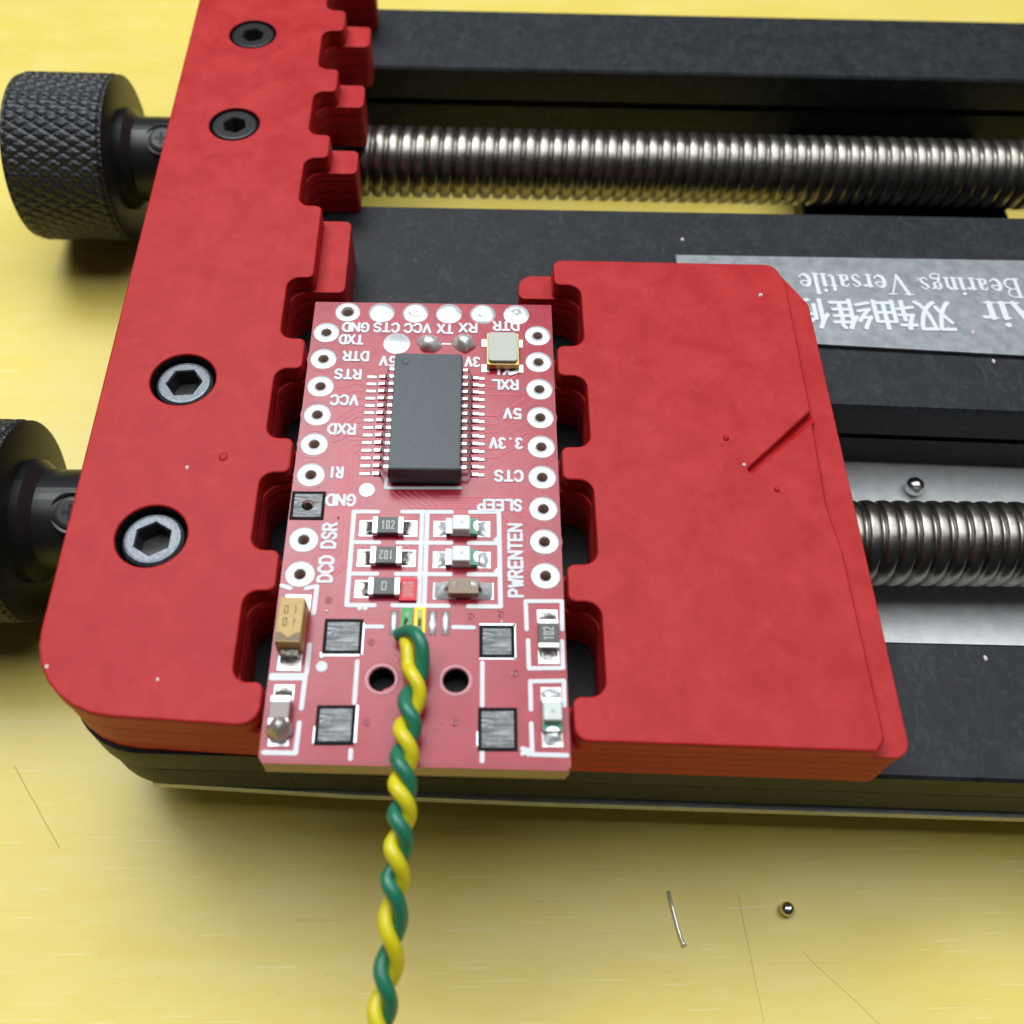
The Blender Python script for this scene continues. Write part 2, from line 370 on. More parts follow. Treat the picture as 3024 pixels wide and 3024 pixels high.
# lower jaw layer with teeth: stands 2.2 mm further in, and is missing between 23 and 15
jl2 = put('jaw_ledge', plate(jaw_left(-7.08, .03), -5.95, -1.64, bev=.05, holes=[(x, y, r, 40) for x, y, r, _ in SCR]), M['red'], jl)
RS = [(-18.4, -12.05), (-9.3, -2.75), (.02, 6.35), (9.22, 15.35)]
def jaw_right(xin, xo, yt, yb, rt, ro, n=7, re=(.8, .8)):
    pts = [(xin, yt, re[0])]
    pts += [(xo, yt, rt), (xo + .15, yb - .036 * (xo - 9.2), ro), (xin, yb, re[1])]
    for a, b in RS: pts += slot(xin, 11.3, a, b, True)
    return fillet_poly(pts, n)
# upper layer outline with the triangular relief on its outer edge
up = [(9.24, 18.02, .7), (26.9, 17.98, 1.2), (27.5, 15.9, 1.5), (27.4, 3.4, .1), (22.1, -1.72, .2), (22.35, -2.05, .12), (27.35, 2.5, .2), (27.15, -4.6, .6), (27.6, -8.4, .5), (27.78, -21.0, .7), (27.2, -21.82, .4), (9.26, -21.18, .9)]
for a, b in RS: up += slot(9.24, 11.3, a, b, True)
jr = vp('sliding_jaw', plate(fillet_poly(up, 7), -1.22, 0, bev=.16, bres=3), M['red'])
lw = [(9.21, 17.9, .2), (27.6, 17.9, .8), (29.4, 14.7, 1.2), (29.6, -21.95, 1.6), (27.2, -21.8, 0), (9.23, -21.13, .9)]
for a, b in RS: lw += slot(9.21, 11.33, a - .03, b + .03, True)
put('jaw_ledge', plate(fillet_poly(lw, 7), -1.84, -1.04, bev=.07), M['red'], jr)
lw2 = [(6.6, 17.87, 1.7), (27.57, 17.87, .8), (29.36, 14.68, 1.2), (29.56, -21.9, 1.6), (26.9, -21.72, 0), (6.6, -21.0, .5)]
for a, b in RS: lw2 += slot(6.6, 11.36, a - .06, b + .06, True)
put('jaw_ledge', plate(fillet_poly(lw2, 7), -5.95, -1.68, bev=.05), M['red'], jr)
# sloping floor of the triangular relief
bm = bmesh.new()
v = [bm.verts.new(p) for p in ((27.7, 3.9, -.95), (21.9, -1.72, -.6), (22.35, -2.15, -.3), (27.7, 2.7, -.35), (27.7, 3.9, -1.2), (21.9, -1.72, -1.2), (22.35, -2.15, -1.2), (27.7, 2.7, -1.2))]
for f in ((0, 1, 2), (0, 2, 3), (0, 4, 5, 1), (1, 5, 6, 2), (2, 6, 7, 3), (3, 7, 4, 0), (7, 6, 5, 4)): bm.faces.new([v[i] for i in f])
put('relief_floor', from_bm(bm), M['red'], jr)
# carriage under the sliding jaw
vp('carriage', box(9.3, 27.5, -11.4, 8.4, -13.6, -6.0, bev=.3), M['black'])
vp('carriage', box(-22, -12.6, 61, 61.5, -13, -6), M['black']) if 0 else None
# lead screws
def lead_screw(yc, zc, x0, x1, Rr=3.34, p=1.31):
    nt, per = 40, 14; nx = int((x1 - x0) / p * per); bm = bmesh.new(); rings = []
    for i in range(nx + 1):
        x = x0 + (x1 - x0) * i / nx; ring = []
        for k in range(nt):
            t = 2 * PI * k / nt; f = (x / p + t / (2 * PI)) % 1.0
            r = Rr - (.10 + .42 * math.sin(PI * f / .30) if f < .30 else .10 * ((f - .65) / .35) ** 2)
            ring.append(bm.verts.new((x, yc + r * math.cos(t), zc + r * math.sin(t))))
        rings.append(ring)
    for A, B in zip(rings, rings[1:]):
        for k in range(nt): bm.faces.new((A[k], A[(k + 1) % nt], B[(k + 1) % nt], B[k]))
    bm.faces.new(rings[0]); bm.faces.new(rings[-1])
    return vp('lead_screw', from_bm(bm), M['thread'], smooth=True)
lead_screw(40.6, -9.5, -10, XR + 1); lead_screw(-2.0, -9.6, 9.5, XR + 1)
# knurled knobs with collar and set screw
def knob(yc, zc, xl, xr):
    Rk = 7.9; na, nx = 264, 84; bm = bmesh.new(); rings = []
    for i in range(nx + 1):
        x = xl + (xr - xl) * i / nx; ring = []
        edge = min(x - xl, xr - x); ch = max(0, .55 - edge) * .8
        for k in range(na):
            t = k / na; u = t * 46 + (x - xl) / 1.85; w = t * 46 - (x - xl) / 1.85
            hgt = min(abs((u % 1) - .5), .26) * min(abs((w % 1) - .5), .26) * 4 / .2704
            hgt = min(1, hgt * .27 * 1.6)
            r = Rk - .36 * (1 - hgt) * (1 if edge > .3 else edge / .3) - ch
            a = 2 * PI * t; ring.append(bm.verts.new((x, yc + r * math.cos(a), zc + r * math.sin(a))))
        rings.append(ring)
    for A, B in zip(rings, rings[1:]):
        for k in range(na): bm.faces.new((A[k], A[(k + 1) % na], B[(k + 1) % na], B[k]))
    bm.faces.new(rings[0])
    me = from_bm(bm); kb = vp('knob', me, M['knob'])
    fc = lathe([(7.62, -.02), (7.3, .12), (4.3, .12), (4.2, .0)], 64, 'x'); fc.transform(Matrix.Translation((xr, yc, zc)))
    put('knob_face', smooth_by_angle(fc, 40), M['knobface'], kb)
    cl = lathe([(4.7, 0), (4.7, .8), (3.95, 1.5), (3.95, 9.4), (0, 9.4)], 48, 'x'); cl.transform(Matrix.Translation((xr - .05, yc, zc)))
    cc = put('collar', smooth_by_angle(cl, 40), M['blacksteel'], kb)
    return kb
for (yc, zc, xl, xr) in ((40.6, -9.9, -39.6, -30.6), (-0.6, -9.7, -39.2, -30.2)):
    kb = knob(yc, zc, xl, xr)
    # cross-head set screw standing in the collar, turned towards the front
    th = math.radians(22); Q = Matrix.Translation((xr + 4.3, yc, zc)) @ Matrix.Rotation(th, 4, 'X') @ Matrix.Translation((0, 0, 3.72))
    def q(me): me.transform(Q); return me
    put('set_screw', q(smooth_by_angle(lathe([(1.2, -.6), (1.2, .22), (1.05, .34), (.9, .38), (0, .38)], 28), 40)), M['socket'], kb)
    put('cross_recess', q(from_bm(box_bm(-.16, .16, -.62, .62, .34, .385, bm=box_bm(-.62, .62, -.16, .16, .34, .383)))), M['dark'], kb)  # dark bars laid on the head: the cross slot's shade as colour
    put('screw_recess', q(smooth_by_angle(lathe([(1.62, -.6), (1.62, .16), (1.5, .2), (1.3, .12), (1.27, -.4)], 32), 40)), M['blacksteel'], kb)
# socket head screws sunk in the fixed jaw
def hexring(bm, r, z, n=6, rot=0): return [bm.verts.new((r * math.cos(rot + 2 * PI * k / n), r * math.sin(rot + 2 * PI * k / n), z)) for k in range(n)]
def socket_screw(x, y, rb, rec, m, rot, rh, rs):
    bm = bmesh.new(); n = 36
    prof = [(rh, -2.2), (rh, -.22), (rh - .18, -.02), (rh - .34, .0)]
    rings = [hexring(bm, r, z, n, rot) for r, z in prof]
    # top face from circle to hexagon (with the hexagon sampled at n points)
    def hx(r, z):
        out = []
        for k in range(n):
            a = 2 * PI * k / n; s = (a % (PI / 3)) - PI / 6; rr = r * math.cos(PI / 6) / math.cos(s)
            out.append(bm.verts.new((rr * math.cos(rot + a), rr * math.sin(rot + a), z)))
        return out
    rings += [hx(rs + .1, 0), hx(rs, -.1), hx(rs, -1.5)]
    for A, B in zip(rings, rings[1:]):
        for k in range(n): bm.faces.new((A[k], A[(k + 1) % n], B[(k + 1) % n], B[k]))
    c = bm.verts.new((0, 0, -1.75))
    for k in range(n): bm.faces.new((rings[-1][k], rings[-1][(k + 1) % n], c))
    for f_ in bm.faces: f_.material_index = 1 if (f_.calc_center_median().z < -.06 and f_.calc_center_median().xy.length < rs + .05) else 0  # inner hex faces in flat dark: shade of the recess put into colour
    me = smooth_by_angle(from_bm(bm), 32)
    return put('socket_screw', me, [m, M['socket']], jl, (x - 0, y, -rec))
for i, (x, y, rb, dp) in enumerate(SCR):
    big = i >= 2
    o = socket_screw(x, y, rb, .38 if big else .10, M['screwhead'] if big else M['blacksteel'], .35 + i * .4, 1.98 if big else 2.0, 1.22 if big else .98)  # near pair in greyer steel: reflected light put into the colour
    bw = lathe([(rb - .01, -.03), (rb - .03, -2.4), (0, -2.4)], 40); put('bore', bw, M['dark'], jl, (x, y, -.12))
# nameplate on the middle rail
np_ = plate([(20.6, 24.65), (95, 24.9), (95, 11.3), (20.6, 15.25)], -5.985, -5.62, bev=.06)
nameplate = vp('nameplate', np_, M['foil'])
def text_mesh(txt, size, sx=1.0, shear=0.0, off=0.0):
    cu = bpy.data.curves.new('t', 'FONT'); cu.body = txt; cu.size = size; cu.shear = shear; cu.offset = off
    cu.extrude = .04; cu.align_x = 'CENTER'; cu.align_y = 'CENTER'; cu.resolution_u = 4; cu.space_character = 1.02
    o = bpy.data.objects.new('t', cu); me = bpy.data.meshes.new_from_object(o)
    bpy.data.objects.remove(o); bpy.data.curves.remove(cu)
    xs = [v.co.x for v in me.vertices]; ys = [v.co.y for v in me.vertices]
    me.transform(Matrix.Translation((-(min(xs) + max(xs)) / 2, -(min(ys) + max(ys)) / 2, 0)))
    return me, max(xs) - min(xs), max(ys) - min(ys)
def fit_text(txt, cx, cy, w, h, z, m, parent, rot=PI, shear=0.0, off=0.0, name='lettering', bold=()):
    me, mw, mh = text_mesh(txt, 4, 1, shear, off)
    me.transform(Matrix.Diagonal((w / mw, h / mh, 1, 1)))
    o = put(name, me, m, parent, (cx, cy, z), rot)
    for k, (dx, dy) in enumerate(bold): put('lettering_edge', me, None, o, (dx, dy, .003 * (k + 1)))
    return o
NT = dict(z=-5.60, m=M['nametext'], parent=nameplate)
# latin lettering with thick stems, thin strokes and serifs
K, k = .17, .075
def sf(x, y, w=.17): return [([(x - w, y), (x + w, y)], .07)]
SG = {'V': (.95, [([(.08, 1), (.45, 0)], K), ([(.45, 0), (.82, 1)], k)] + sf(.08, 1) + sf(.82, 1)),
      'A': (.98, [([(.1, 0), (.45, 1)], k), ([(.45, 1), (.82, 0)], K), ([(.22, .33), (.66, .33)], k)] + sf(.1, 0, .14) + sf(.82, 0, .16)),
      'B': (.85, [([(.18, 0), (.18, 1)], K), ([(.05, 1), (.5, 1), (.66, .9), (.68, .75), (.58, .58), (.2, .54)], k), ([(.5, .54), (.68, .42), (.74, .27), (.66, .08), (.5, 0), (.05, 0)], .1)]),
      'e': (.62, [([(.12, .36), (.5, .38), (.5, .5), (.38, .63), (.24, .63)], k), ([(.24, .62), (.13, .5), (.10, .3), (.17, .1), (.3, .02)], K), ([(.3, .02), (.42, .04), (.54, .15)], k)]),
      'a': (.62, [([(.12, .5), (.22, .63), (.36, .61)], k), ([(.40, .55), (.40, .06)], K), ([(.4, .36), (.18, .28)], k), ([(.16, .26), (.15, .1)], .14), ([(.16, .04), (.3, .04), (.4, .14)], k), ([(.4, .05), (.55, .04)], .08)]),
      'r': (.50, [([(.17, .6), (.17, 0)], K), ([(.2, .45), (.33, .6)], k), ([(.36, .57), (.42, .56)], .13)] + sf(.17, 0, .14) + [([(.05, .6), (.17, .6)], .07)]),
      'i': (.36, [([(.17, .6), (.17, 0)], K), ([(.17, .86), (.18, .86)], .18)] + sf(.17, 0, .13) + [([(.05, .6), (.17, .6)], .07)]),
      'n': (.70, [([(.17, .6), (.17, 0)], K), ([(.2, .48), (.36, .63)], k), ([(.36, .61), (.50, .5), (.50, 0)], .15)] + sf(.17, 0, .13) + sf(.52, 0, .13) + [([(.05, .6), (.17, .6)], .07)]),
      'g': (.62, [([(.14, .52), (.14, .34)], .14), ([(.14, .55), (.28, .64), (.40, .55)], k), ([(.42, .52), (.42, .34)], .14), ([(.14, .3), (.28, .22), (.42, .3)], k), ([(.2, .2), (.12, .08), (.5, .02)], .1), ([(.5, 0), (.52, -.14), (.3, -.25), (.08, -.18), (.1, -.05), (.2, .02)], k), ([(.42, .58), (.56, .62)], .08)]),
      's': (.50, [([(.42, .5), (.32, .62), (.2, .62)], k), ([(.12, .52), (.16, .4), (.34, .28), (.4, .14)], .14), ([(.36, .04), (.2, 0), (.1, .12)], k)]),
      't': (.42, [([(.18, .82), (.18, .12)], .15), ([(.18, .08), (.26, .02), (.36, .1)], k), ([(.04, .6), (.34, .6)], .07)]),
      'l': (.36, [([(.17, 1), (.17, 0)], K), ([(.05, 1), (.17, 1)], .07)] + sf(.17, 0, .13))}
def serif_word(txt, cx, cy, w, h, z):
    tot = sum(SG[c][0] for c in txt); x = 0; sx = w / tot
    for ci, ch in enumerate(txt):
        adv, st = SG[ch]; bm = bmesh.new()
        for j, (ln, wd) in enumerate(st):
            me = strokes([ln], wd, 0, .04 + .004 * j, 4); bm.from_mesh(me); bpy.data.meshes.remove(me)
        me = bpy.data.meshes.new('serif'); bm.to_mesh(me); bm.free()
        me.transform(Matrix.Diagonal((sx, h, 1, 1)))
        put('lettering', me, M['nametext'], nameplate, (cx + w / 2 - x * sx, cy + h / 2, z), PI); x += adv
serif_word('Versatile', 35.75, 21.45, 9.6, 2.2, -5.61)
serif_word('Bearings', 46.0, 21.3, 8.9, 2.1, -5.61)
serif_word('Air', 48.9, 18.1, 5.6, 2.9, -5.61)
fit_text('双', 42.1, 18.0, 3.2, 3.35, bold=((.12, 0), (.06, .07)), **NT)
fit_text('轴', 38.7, 18.0, 3.5, 3.35, bold=((.12, 0), (.06, .07)), **NT)
fit_text('维', 35.0, 18.0, 3.5, 3.4, bold=((.12, 0), (.06, .07)), **NT)
fit_text('修', 31.3, 18.0, 3.5, 3.4, bold=((.12, 0), (.06, .07)), **NT)

# ------------------------------------------------------------------ the circuit board
pcb = empty('circuit_board', (0, -5, -1.7), 'small red circuit board with a black chip clamped between the red jaws', 'circuit board')
def pp(name, me, m, loc=(0, 0, 0), rot=0.0, **k): return put(name, me, m, pcb, loc, rot, world=True, **k)
LX = [-7.86] * 9; CY = [10.1 - 2.54 * i for i in range(9)]
# pad centres from the board's 2.54 mm grid
PADL = [(-7.85, y) for y in CY]; PADR = [(7.85, y) for y in CY]
TOP = [(-6.42 + 2.54 * i, 12.16) for i in range(6)]
GND = PADL[6]
holes = [(x, y, .36, 20) for x, y in PADL + PADR] + [(TOP[0][0], TOP[0][1], .42, 16)] + [(-2.26, -17.34, .78, 36), (2.2, -17.4, .78, 36)]
outl = [(-8.93, 13.12), (-9.02, -4), (-9.1, -22.1), (-8.85, -22.5), (8.7, -22.96), (8.97, -22.7), (8.97, 13.2)]
brd = pp('board', plate(outl, -1.64, -.03, holes=holes, bev=.05), M['fr4'])
put('solder_mask', plate([(x * .9975, y) for x, y in outl], -.028, 0, holes=[(x, y, r * 1.02, n_) for x, y, r, n_ in holes]), M['mask'], brd)
# copper showing as lighter lines beneath the mask
FH = [0]
tr = []
def T(*p): tr.append(list(p))
for i in range(14):
    y = 5.92 - .646 * i
for i in range(5):   # upper left fan towards the left pads
    o = i * .33; T((-4.75, 3.35 - i * .646 * .75), (-5.2 - .0, 3.3 - i * .5), (-6.75 + i * .1, 1.9 - o * 1.25), (-7.0 + o * .2, 1.5 - o))
for i in range(6):   # bundle running down the left
    x = -6.05 + .31 * i; y0 = .2 - .42 * i
    T((-4.7, .75 - .4 * i), (x + .35, .75 - .4 * i), (x, .35 - .4 * i), (x, -4.1 - .2 * (i % 3)), (x - .0, -6.0))
for i in range(4):
    x = -5.75 + .33 * i; T((x, -6.0), (x, -8.2 - .35 * i), (x - .5, -8.8 - .35 * i), (x - .55, -10.6)) if i < 2 else T((x, -6), (x, -9.4), (x - 1.0, -10.3))
for i in range(6):   # right fan
    y = 2.6 - .72 * i; T((3.9, y), (4.75, y), (5.35, y + .45), (6.75, y + 1.6 - .05 * i))
for i in range(5): T((1.0, -4.25 - .21 * i), (5.0 - .3 * i, -4.25 - .21 * i), (6.9, -5.4 - .23 * i)) if i < 3 else T((.2, -4.25 - .21 * i), (3.2, -4.25 - .21 * i))
for i in range(5): T((-2.3 + .5 * i, -3.9), (-1.5 + .5 * i, -4.6), (-.9 + .5 * i, -5.15))
for i in range(3): T((-4.75, 5.3 - .646 * i), (-5.4, 5.3 - .646 * i), (-6.6 + .2 * i, 4.9 - .55 * i))
T((3.9, 5.2), (5.1, 5.2), (6.5, 6.6)); T((3.9, 4.5), (4.6, 4.5), (6.3, 4.5))
T((5.1, -5.6), (5.6, -6.2), (6.9, -7.6)); T((5.15, -6.2), (5.5, -7.0), (5.5, -8.6))
cu_ = pp('copper_trace', strokes(tr, .17, -.001, .012, 3), M['trace']); cu_['kind'] = 'stuff'
# ground pour arcs around some pads
arcs = []
for (x, y) in (PADL[1], PADL[3], PADL[4], PADL[5], PADR[3], PADR[7]):
    arcs.append([(x + 1.14 * math.cos(t), y + 1.14 * math.sin(t)) for t in [2 * PI * k / 22 for k in range(23)]])
arcs.append([(5.15 + .42 * math.cos(t), 2.65 + .42 * math.sin(t)) for t in [2 * PI * k / 16 for k in range(17)]])
arcs.append([(-8.75, -22.3), (0, -22.48), (8.75, -22.73)])
M['tracedark'] = mat('mask_gap', (.30, .016, .035), .3, coat=.3)
cu2 = pp('pour_gap', strokes(arcs, .07, -.001, .008, 3), M['tracedark']); cu2['kind'] = 'stuff'
# plated rings
ring_me = lathe([(.355, -.12), (.365, .015), (.39, .04), (.9, .045), (.96, .0)], 28); ring_me.materials.append(M['tin'])
for p in ring_me.polygons: p.use_smooth = True
for i, (x, y) in enumerate(PADL + PADR):
    if i == 6: continue
    pp('pad_ring', ring_me, None, (x, y, 0))
# square ground pad scraped bare, with an added black annotation box around it
def frame(lines, w=.3):
    for i, ln in enumerate(lines): FH[0] += 1; pp('frame_line', strokes([ln], w, 0, .026 + .0009 * (FH[0] % 23), 5), M['ink'])
def outlined_pad(cx, cy, w, h, t, mb, mr, hole=0, name='square_pad', rot=0.0, z=.05):
    pts = [(-w / 2, -h / 2), (w / 2, -h / 2), (w / 2, h / 2), (-w / 2, h / 2)]
    o = pp(name, plate(pts, 0.0, z, holes=[(0, 0, hole, 20)] if hole else [], bev=.01), mb, (cx, cy, 0), rot)
    if hole: put('bore', lathe([(hole + .005, z - .004), (hole - .04, z - .01), (.345, -.03), (.345, -1.6)], 24), M['dark'], o)  # black lining: shade of the pad hole put into its colour
    bm = bmesh.new()
    for a in ((-w / 2 - t, w / 2 + t, h / 2, h / 2 + t), (-w / 2 - t, w / 2 + t, -h / 2 - t, -h / 2), (-w / 2 - t, -w / 2, -h / 2, h / 2), (w / 2, w / 2 + t, -h / 2, h / 2)):
        box_bm(*a, .001, z + .02, bm=bm)
    put('annotation_frame', from_bm(bm), mr, o); return o
outlined_pad(-7.82, -5.06, 1.84, 1.80, .19, M['brushed'], M['note_black'], hole=.41, name='ground_pad')
for (x0, x1, y0, y1) in ((-5.98, -3.61, -15.71, -13.38), (-5.97, -3.68, -21.43, -19.03), (3.61, 5.78, -15.92, -13.76), (3.56, 5.87, -21.79, -19.16)):
    outlined_pad((x0 + x1) / 2, (y0 + y1) / 2, x1 - x0 - .40, y1 - y0 - .40, .205, M['brushed'], M['note_black'])
# remains of bright tinned metal peeping out around the big pads
for x0, x1, y0, y1 in ((-3.72, -3.5, -15.75, -13.6), (-6.1, -3.7, -15.86, -15.6), (-3.75, -3.52, -21.3, -19.0), (-6.07, -5.9, -21.35, -20.3), (3.6, 5.9, -13.8, -13.6), (5.7, 5.88, -16.03, -13.62), (3.6, 5.88, -16.04, -15.9), (3.46, 3.6, -21.5, -20.6)):
    pp('pad_edge', box(x0, x1, y0, y1, -.01, .03, bev=.02), M['tin'])
# top row: one open ring and five filled with solder
pp('pad_ring', lathe([(.40, -.2), (.42, -.02), (.5, .08), (.85, .06), (.95, .0)], 28), M['tin'], (*TOP[0], 0), smooth=True)
for i in range(1, 6):
    prof = {1: [(0, .14), (.4, .17), (.75, .12), (.97, 0)], 2: [(0, .16), (.16, .14), (.3, .02), (.42, .14), (.8, .1), (.97, 0)],
            3: [(0, .1), (.3, .16), (.7, .13), (.97, 0)], 4: [(0, .05), (.3, .08), (.5, .2), (.8, .12), (.97, 0)], 5: [(0, .34), (.2, .3), (.35, .1), (.55, .16), (.97, 0)]}[i]
    me = lathe(prof, 28)
    for v_ in me.vertices: v_.co.z *= 1 + .35 * noise.noise(v_.co * 2.2 + Vector((i * 5, 0, 0)))
    pp('solder_filled_pad', me, M['tin'], (*TOP[i], 0), smooth=True)
# pads behind the chip
pp('via_pad', lathe([(0, .10), (.28, .09), (.4, .03), (.95, .02), (.99, 0)], 28), M['tin'], (-2.6, 9.15, 0), smooth=True)
def blob(name, x, y, rx, ry, h, m, par=None, amp=.25, seed=0, z=0.0):
    me = lathe([(0, 1), (.35, .95), (.62, .76), (.83, .48), (.96, .2), (1.0, 0)], 26)
    for v_ in me.vertices:
        k = 1 + amp * noise.noise(Vector((v_.co.x * 1.6 + seed * 7.3, v_.co.y * 1.6, v_.co.z)))
        v_.co = Vector((v_.co.x * rx * k, v_.co.y * ry * k, v_.co.z * h * (1 + amp * .5 * noise.noise(v_.co * 3 + Vector((seed, 3, 1))))))
    if par: return put(name, me, m, par, (x, y, z), smooth=True)
    return pp(name, me, m, (x, y, z), smooth=True)
blob('solder_joint', -.22, 9.1, .85, .78, .72, M['joint'], seed=1); blob('solder_joint', 2.35, 9.2, .85, .80, .78, M['joint'], seed=2)
pp('jumper_dash', strokes([[(.75, 9.15), (1.35, 9.15)]], .16, 0, .02), M['ink'])
# stroke font for the silkscreen
F = {'G': [[(.95, .8), (.7, 1), (.3, 1), (0, .75), (0, .25), (.3, 0), (.7, 0), (.95, .22), (.95, .5), (.6, .5)]], 'N': [[(0, 0), (0, 1), (1, 0), (1, 1)]], 'D': [[(0, 0), (0, 1), (.6, 1), (1, .7), (1, .3), (.6, 0), (0, 0)]],
     'C': [[(1, .8), (.7, 1), (.3, 1), (0, .75), (0, .25), (.3, 0), (.7, 0), (1, .2)]], 'T': [[(0, 1), (1, 1)], [(.5, 1), (.5, 0)]], 'S': [[(.95, .85), (.7, 1), (.25, 1), (.03, .78), (.2, .56), (.8, .44), (.97, .22), (.7, 0), (.25, 0), (0, .16)]],
     'V': [[(0, 1), (.5, 0), (1, 1)]], 'X': [[(0, 0), (1, 1)], [(0, 1), (1, 0)]], 'R': [[(0, 0), (0, 1), (.7, 1), (1, .78), (.7, .5), (0, .5)], [(.5, .5), (1, 0)]], 'P': [[(0, 0), (0, 1), (.7, 1), (1, .75), (.7, .47), (0, .47)]],
     'W': [[(0, 1), (.25, 0), (.5, .7), (.75, 0), (1, 1)]], 'E': [[(1, 1), (0, 1), (0, 0), (1, 0)], [(0, .5), (.8, .5)]], 'L': [[(0, 1), (0, 0), (.95, 0)]], 'I': [[(.5, 0), (.5, 1)]],
     '3': [[(.05, .9), (.3, 1), (.7, 1), (.95, .78), (.6, .53)], [(.6, .53), (.95, .25), (.7, 0), (.3, 0), (.05, .12)]], '5': [[(.9, 1), (.1, 1), (.05, .56), (.6, .6), (.95, .35), (.7, 0), (.3, 0), (.02, .13)]], '.': [[(.5, .02)]],
     '0': [[(.1, .0), (.9, 0), (.9, 1), (.1, 1), (.1, 0)]], '1': [[(.2, .8), (.55, 1), (.55, 0)]], '2': [[(.05, .85), (.3, 1), (.8, 1), (.95, .7), (.05, 0), (1, 0)]], 'J': [[(.9, 1), (.9, .2), (.6, 0), (.3, 0), (.05, .2)]],
     'A': [[(0, 0), (.5, 1), (1, 0)], [(.2, .35), (.8, .35)]]}
def label_mesh(txt, h, pitch, gw, w, zh=.014):
    L = []; n_ = len(txt); tot = (n_ - 1) * pitch
    for i, ch in enumerate(txt):
        for ln in F[ch]: L.append([(-tot / 2 + i * pitch + (x - .5) * gw, (y - .5) * h) for x, y in ln])
    return strokes(L, w, 0.0, zh, 4)
GL = {}
def silk(txt, cx, cy, length, rot=PI, h=.80, w=.20):
    n_ = len(txt); pitch = (length - .15) / n_ ; gw = pitch * .70
    if n_ <= 2: gw = min(gw, .5)
    tot = (n_ - 1) * pitch
    for i, ch in enumerate(txt):
        if ch == '.': gx_ = .02
        d = Vector((-tot / 2 + i * pitch, 0)); d.rotate(Matrix.Rotation(rot, 2))
        key = (ch, round(gw, 2), h)
        if key not in GL: GL[key] = label_mesh(ch, h, pitch, gw, w); GL[key].materials.append(M['ink'])
        pp('silkscreen_letter', GL[key], None, (cx + d.x, cy + d.y, .026 + .013 * (i % 2)), rot)
for t, x, y, ln in (('GND', -5.72, 10.62, 2.2), ('CTS', -3.44, 10.64, 2.15), ('VCC', -1.12, 10.62, 2.25), ('TX', .94, 10.6, 1.4), ('RX', 2.64, 10.74, 1.6), ('DTR', 5.48, 10.98, 2.2),
                    ('TXD', -5.96, 9.42, 2.0), ('DTR', -5.52, 7.84, 2.1), ('RTS', -5.98, 6.14, 2.15), ('VCC', -6.06, 3.78, 2.2), ('RXD', -6.05, 1.24, 2.15), ('RI', -6.17, -2.4, 1.15), ('GND', -5.68, -4.62, 2.2),
                    ('5V', -3.15, 7.4, 1.45), ('RXL', 5.36, 5.37, 2.15), ('5V', 5.87, 2.77, 1.5), ('3.3V', 5.4, .19, 2.5), ('CTS', 5.54, -2.54, 2.2), ('SLEEP', 4.9, -4.9, 3.2)):
    silk(t, x, y, ln)
silk('DSR', -6.22, -7.36, 2.15, PI / 2, .84); silk('DCD', -6.24, -9.84, 2.15, PI / 2, .84); silk('PWRENTEN', 5.91, -9.06, 5.65, PI / 2, .84)
silk('3V', 3.0, 7.45, 1.3); silk('XL', 5.1, 6.72, 1.9)
# silkscreen frames
W2 = .26
G = []
gx = (-4.73, -.04, 4.88)
G.append([(-4.73, -5.5), (-3.15, -5.5)]); G.append([(-1.55, -5.48), (1.72, -5.46)]); G.append([(2.95, -5.45), (4.87, -5.42)])
for y in (-7.84, -10.16):
    G.append([(-4.7, y), (-2.95, y)]); G.append([(-1.75, y), (1.72, y)]); G.append([(2.9, y), (4.85, y)])
G.append([(-4.7, -12.4), (-3.0, -12.4)]); G.append([(-1.85, -12.4), (1.65, -12.42)]); G.append([(2.9, -12.43), (4.95, -12.44)])
G.append([(-4.73, -5.5), (-4.72, -12.4)]); G.append([(-.22, -5.5), (-.22, -12.4)]); G.append([(.12, -5.5), (.12, -12.4)]); G.append([(4.86, -5.42), (4.93, -12.44)])
G.append([(4.65, -7.6), (4.85, -7.4)]); G.append([(4.65, -9.95), (4.85, -9.75)])
G += [[(-3.9, -12.62)], [(-3.55, -12.62)]]
frame(G, .30)
frame([[(-8.9, -11.05), (-8.35, -11.25)], [(-7.35, -11.25), (-6.68, -11.08), (-6.72, -13.0)], [(-6.78, -15.1), (-6.80, -17.0)]], .26 + .03)
frame([[(-8.87, -17.12), (-6.85, -17.12)], [(-8.87, -17.3), (-6.85, -17.3), (-6.9, -19.2)], [(-6.93, -20.1), (-6.97, -21.92), (-8.8, -21.88)]], .26 + .03)
frame([[(6.55, -14.0), (6.52, -12.05), (8.82, -12.03), (8.76, -14.0)], [(6.62, -14.75), (6.64, -16.62), (8.72, -16.58), (8.72, -14.8)]], .24 + .03)
frame([[(6.7, -19.25), (6.7, -17.46), (8.74, -17.42), (8.70, -19.0)], [(6.7, -20.12), (6.72, -22.0), (8.75, -22.05)], [(6.15, -21.95), (6.5, -21.75), (6.15, -21.65), (6.5, -22.0)]], .24 + .03)
frame([[(-3.45, -13.87), (-2.43, -13.87)], [(1.98, -13.88), (3.25, -13.9)], [(-3.8, -16.2), (-3.8, -18.85)], [(-3.8, -21.75), (-3.8, -22.25)], [(3.8, -16.25), (3.8, -19.0)], [(3.8, -21.85), (3.8, -22.4)]], .24 + .03)
frame([[(-2.75, -2.9), (-2.75, -3.62), (2.3, -3.55)]], .2 + .03)
pp('fiducial', lathe([(0, .03), (.50, .03), (.55, 0)], 24), M['tin'], (-4.0, -3.78, 0))
pp('test_point', lathe([(0, .02), (.08, .02), (.1, .035), (.32, .035), (.36, 0)], 24), M['ink'], (-5.93, -16.54, 0))
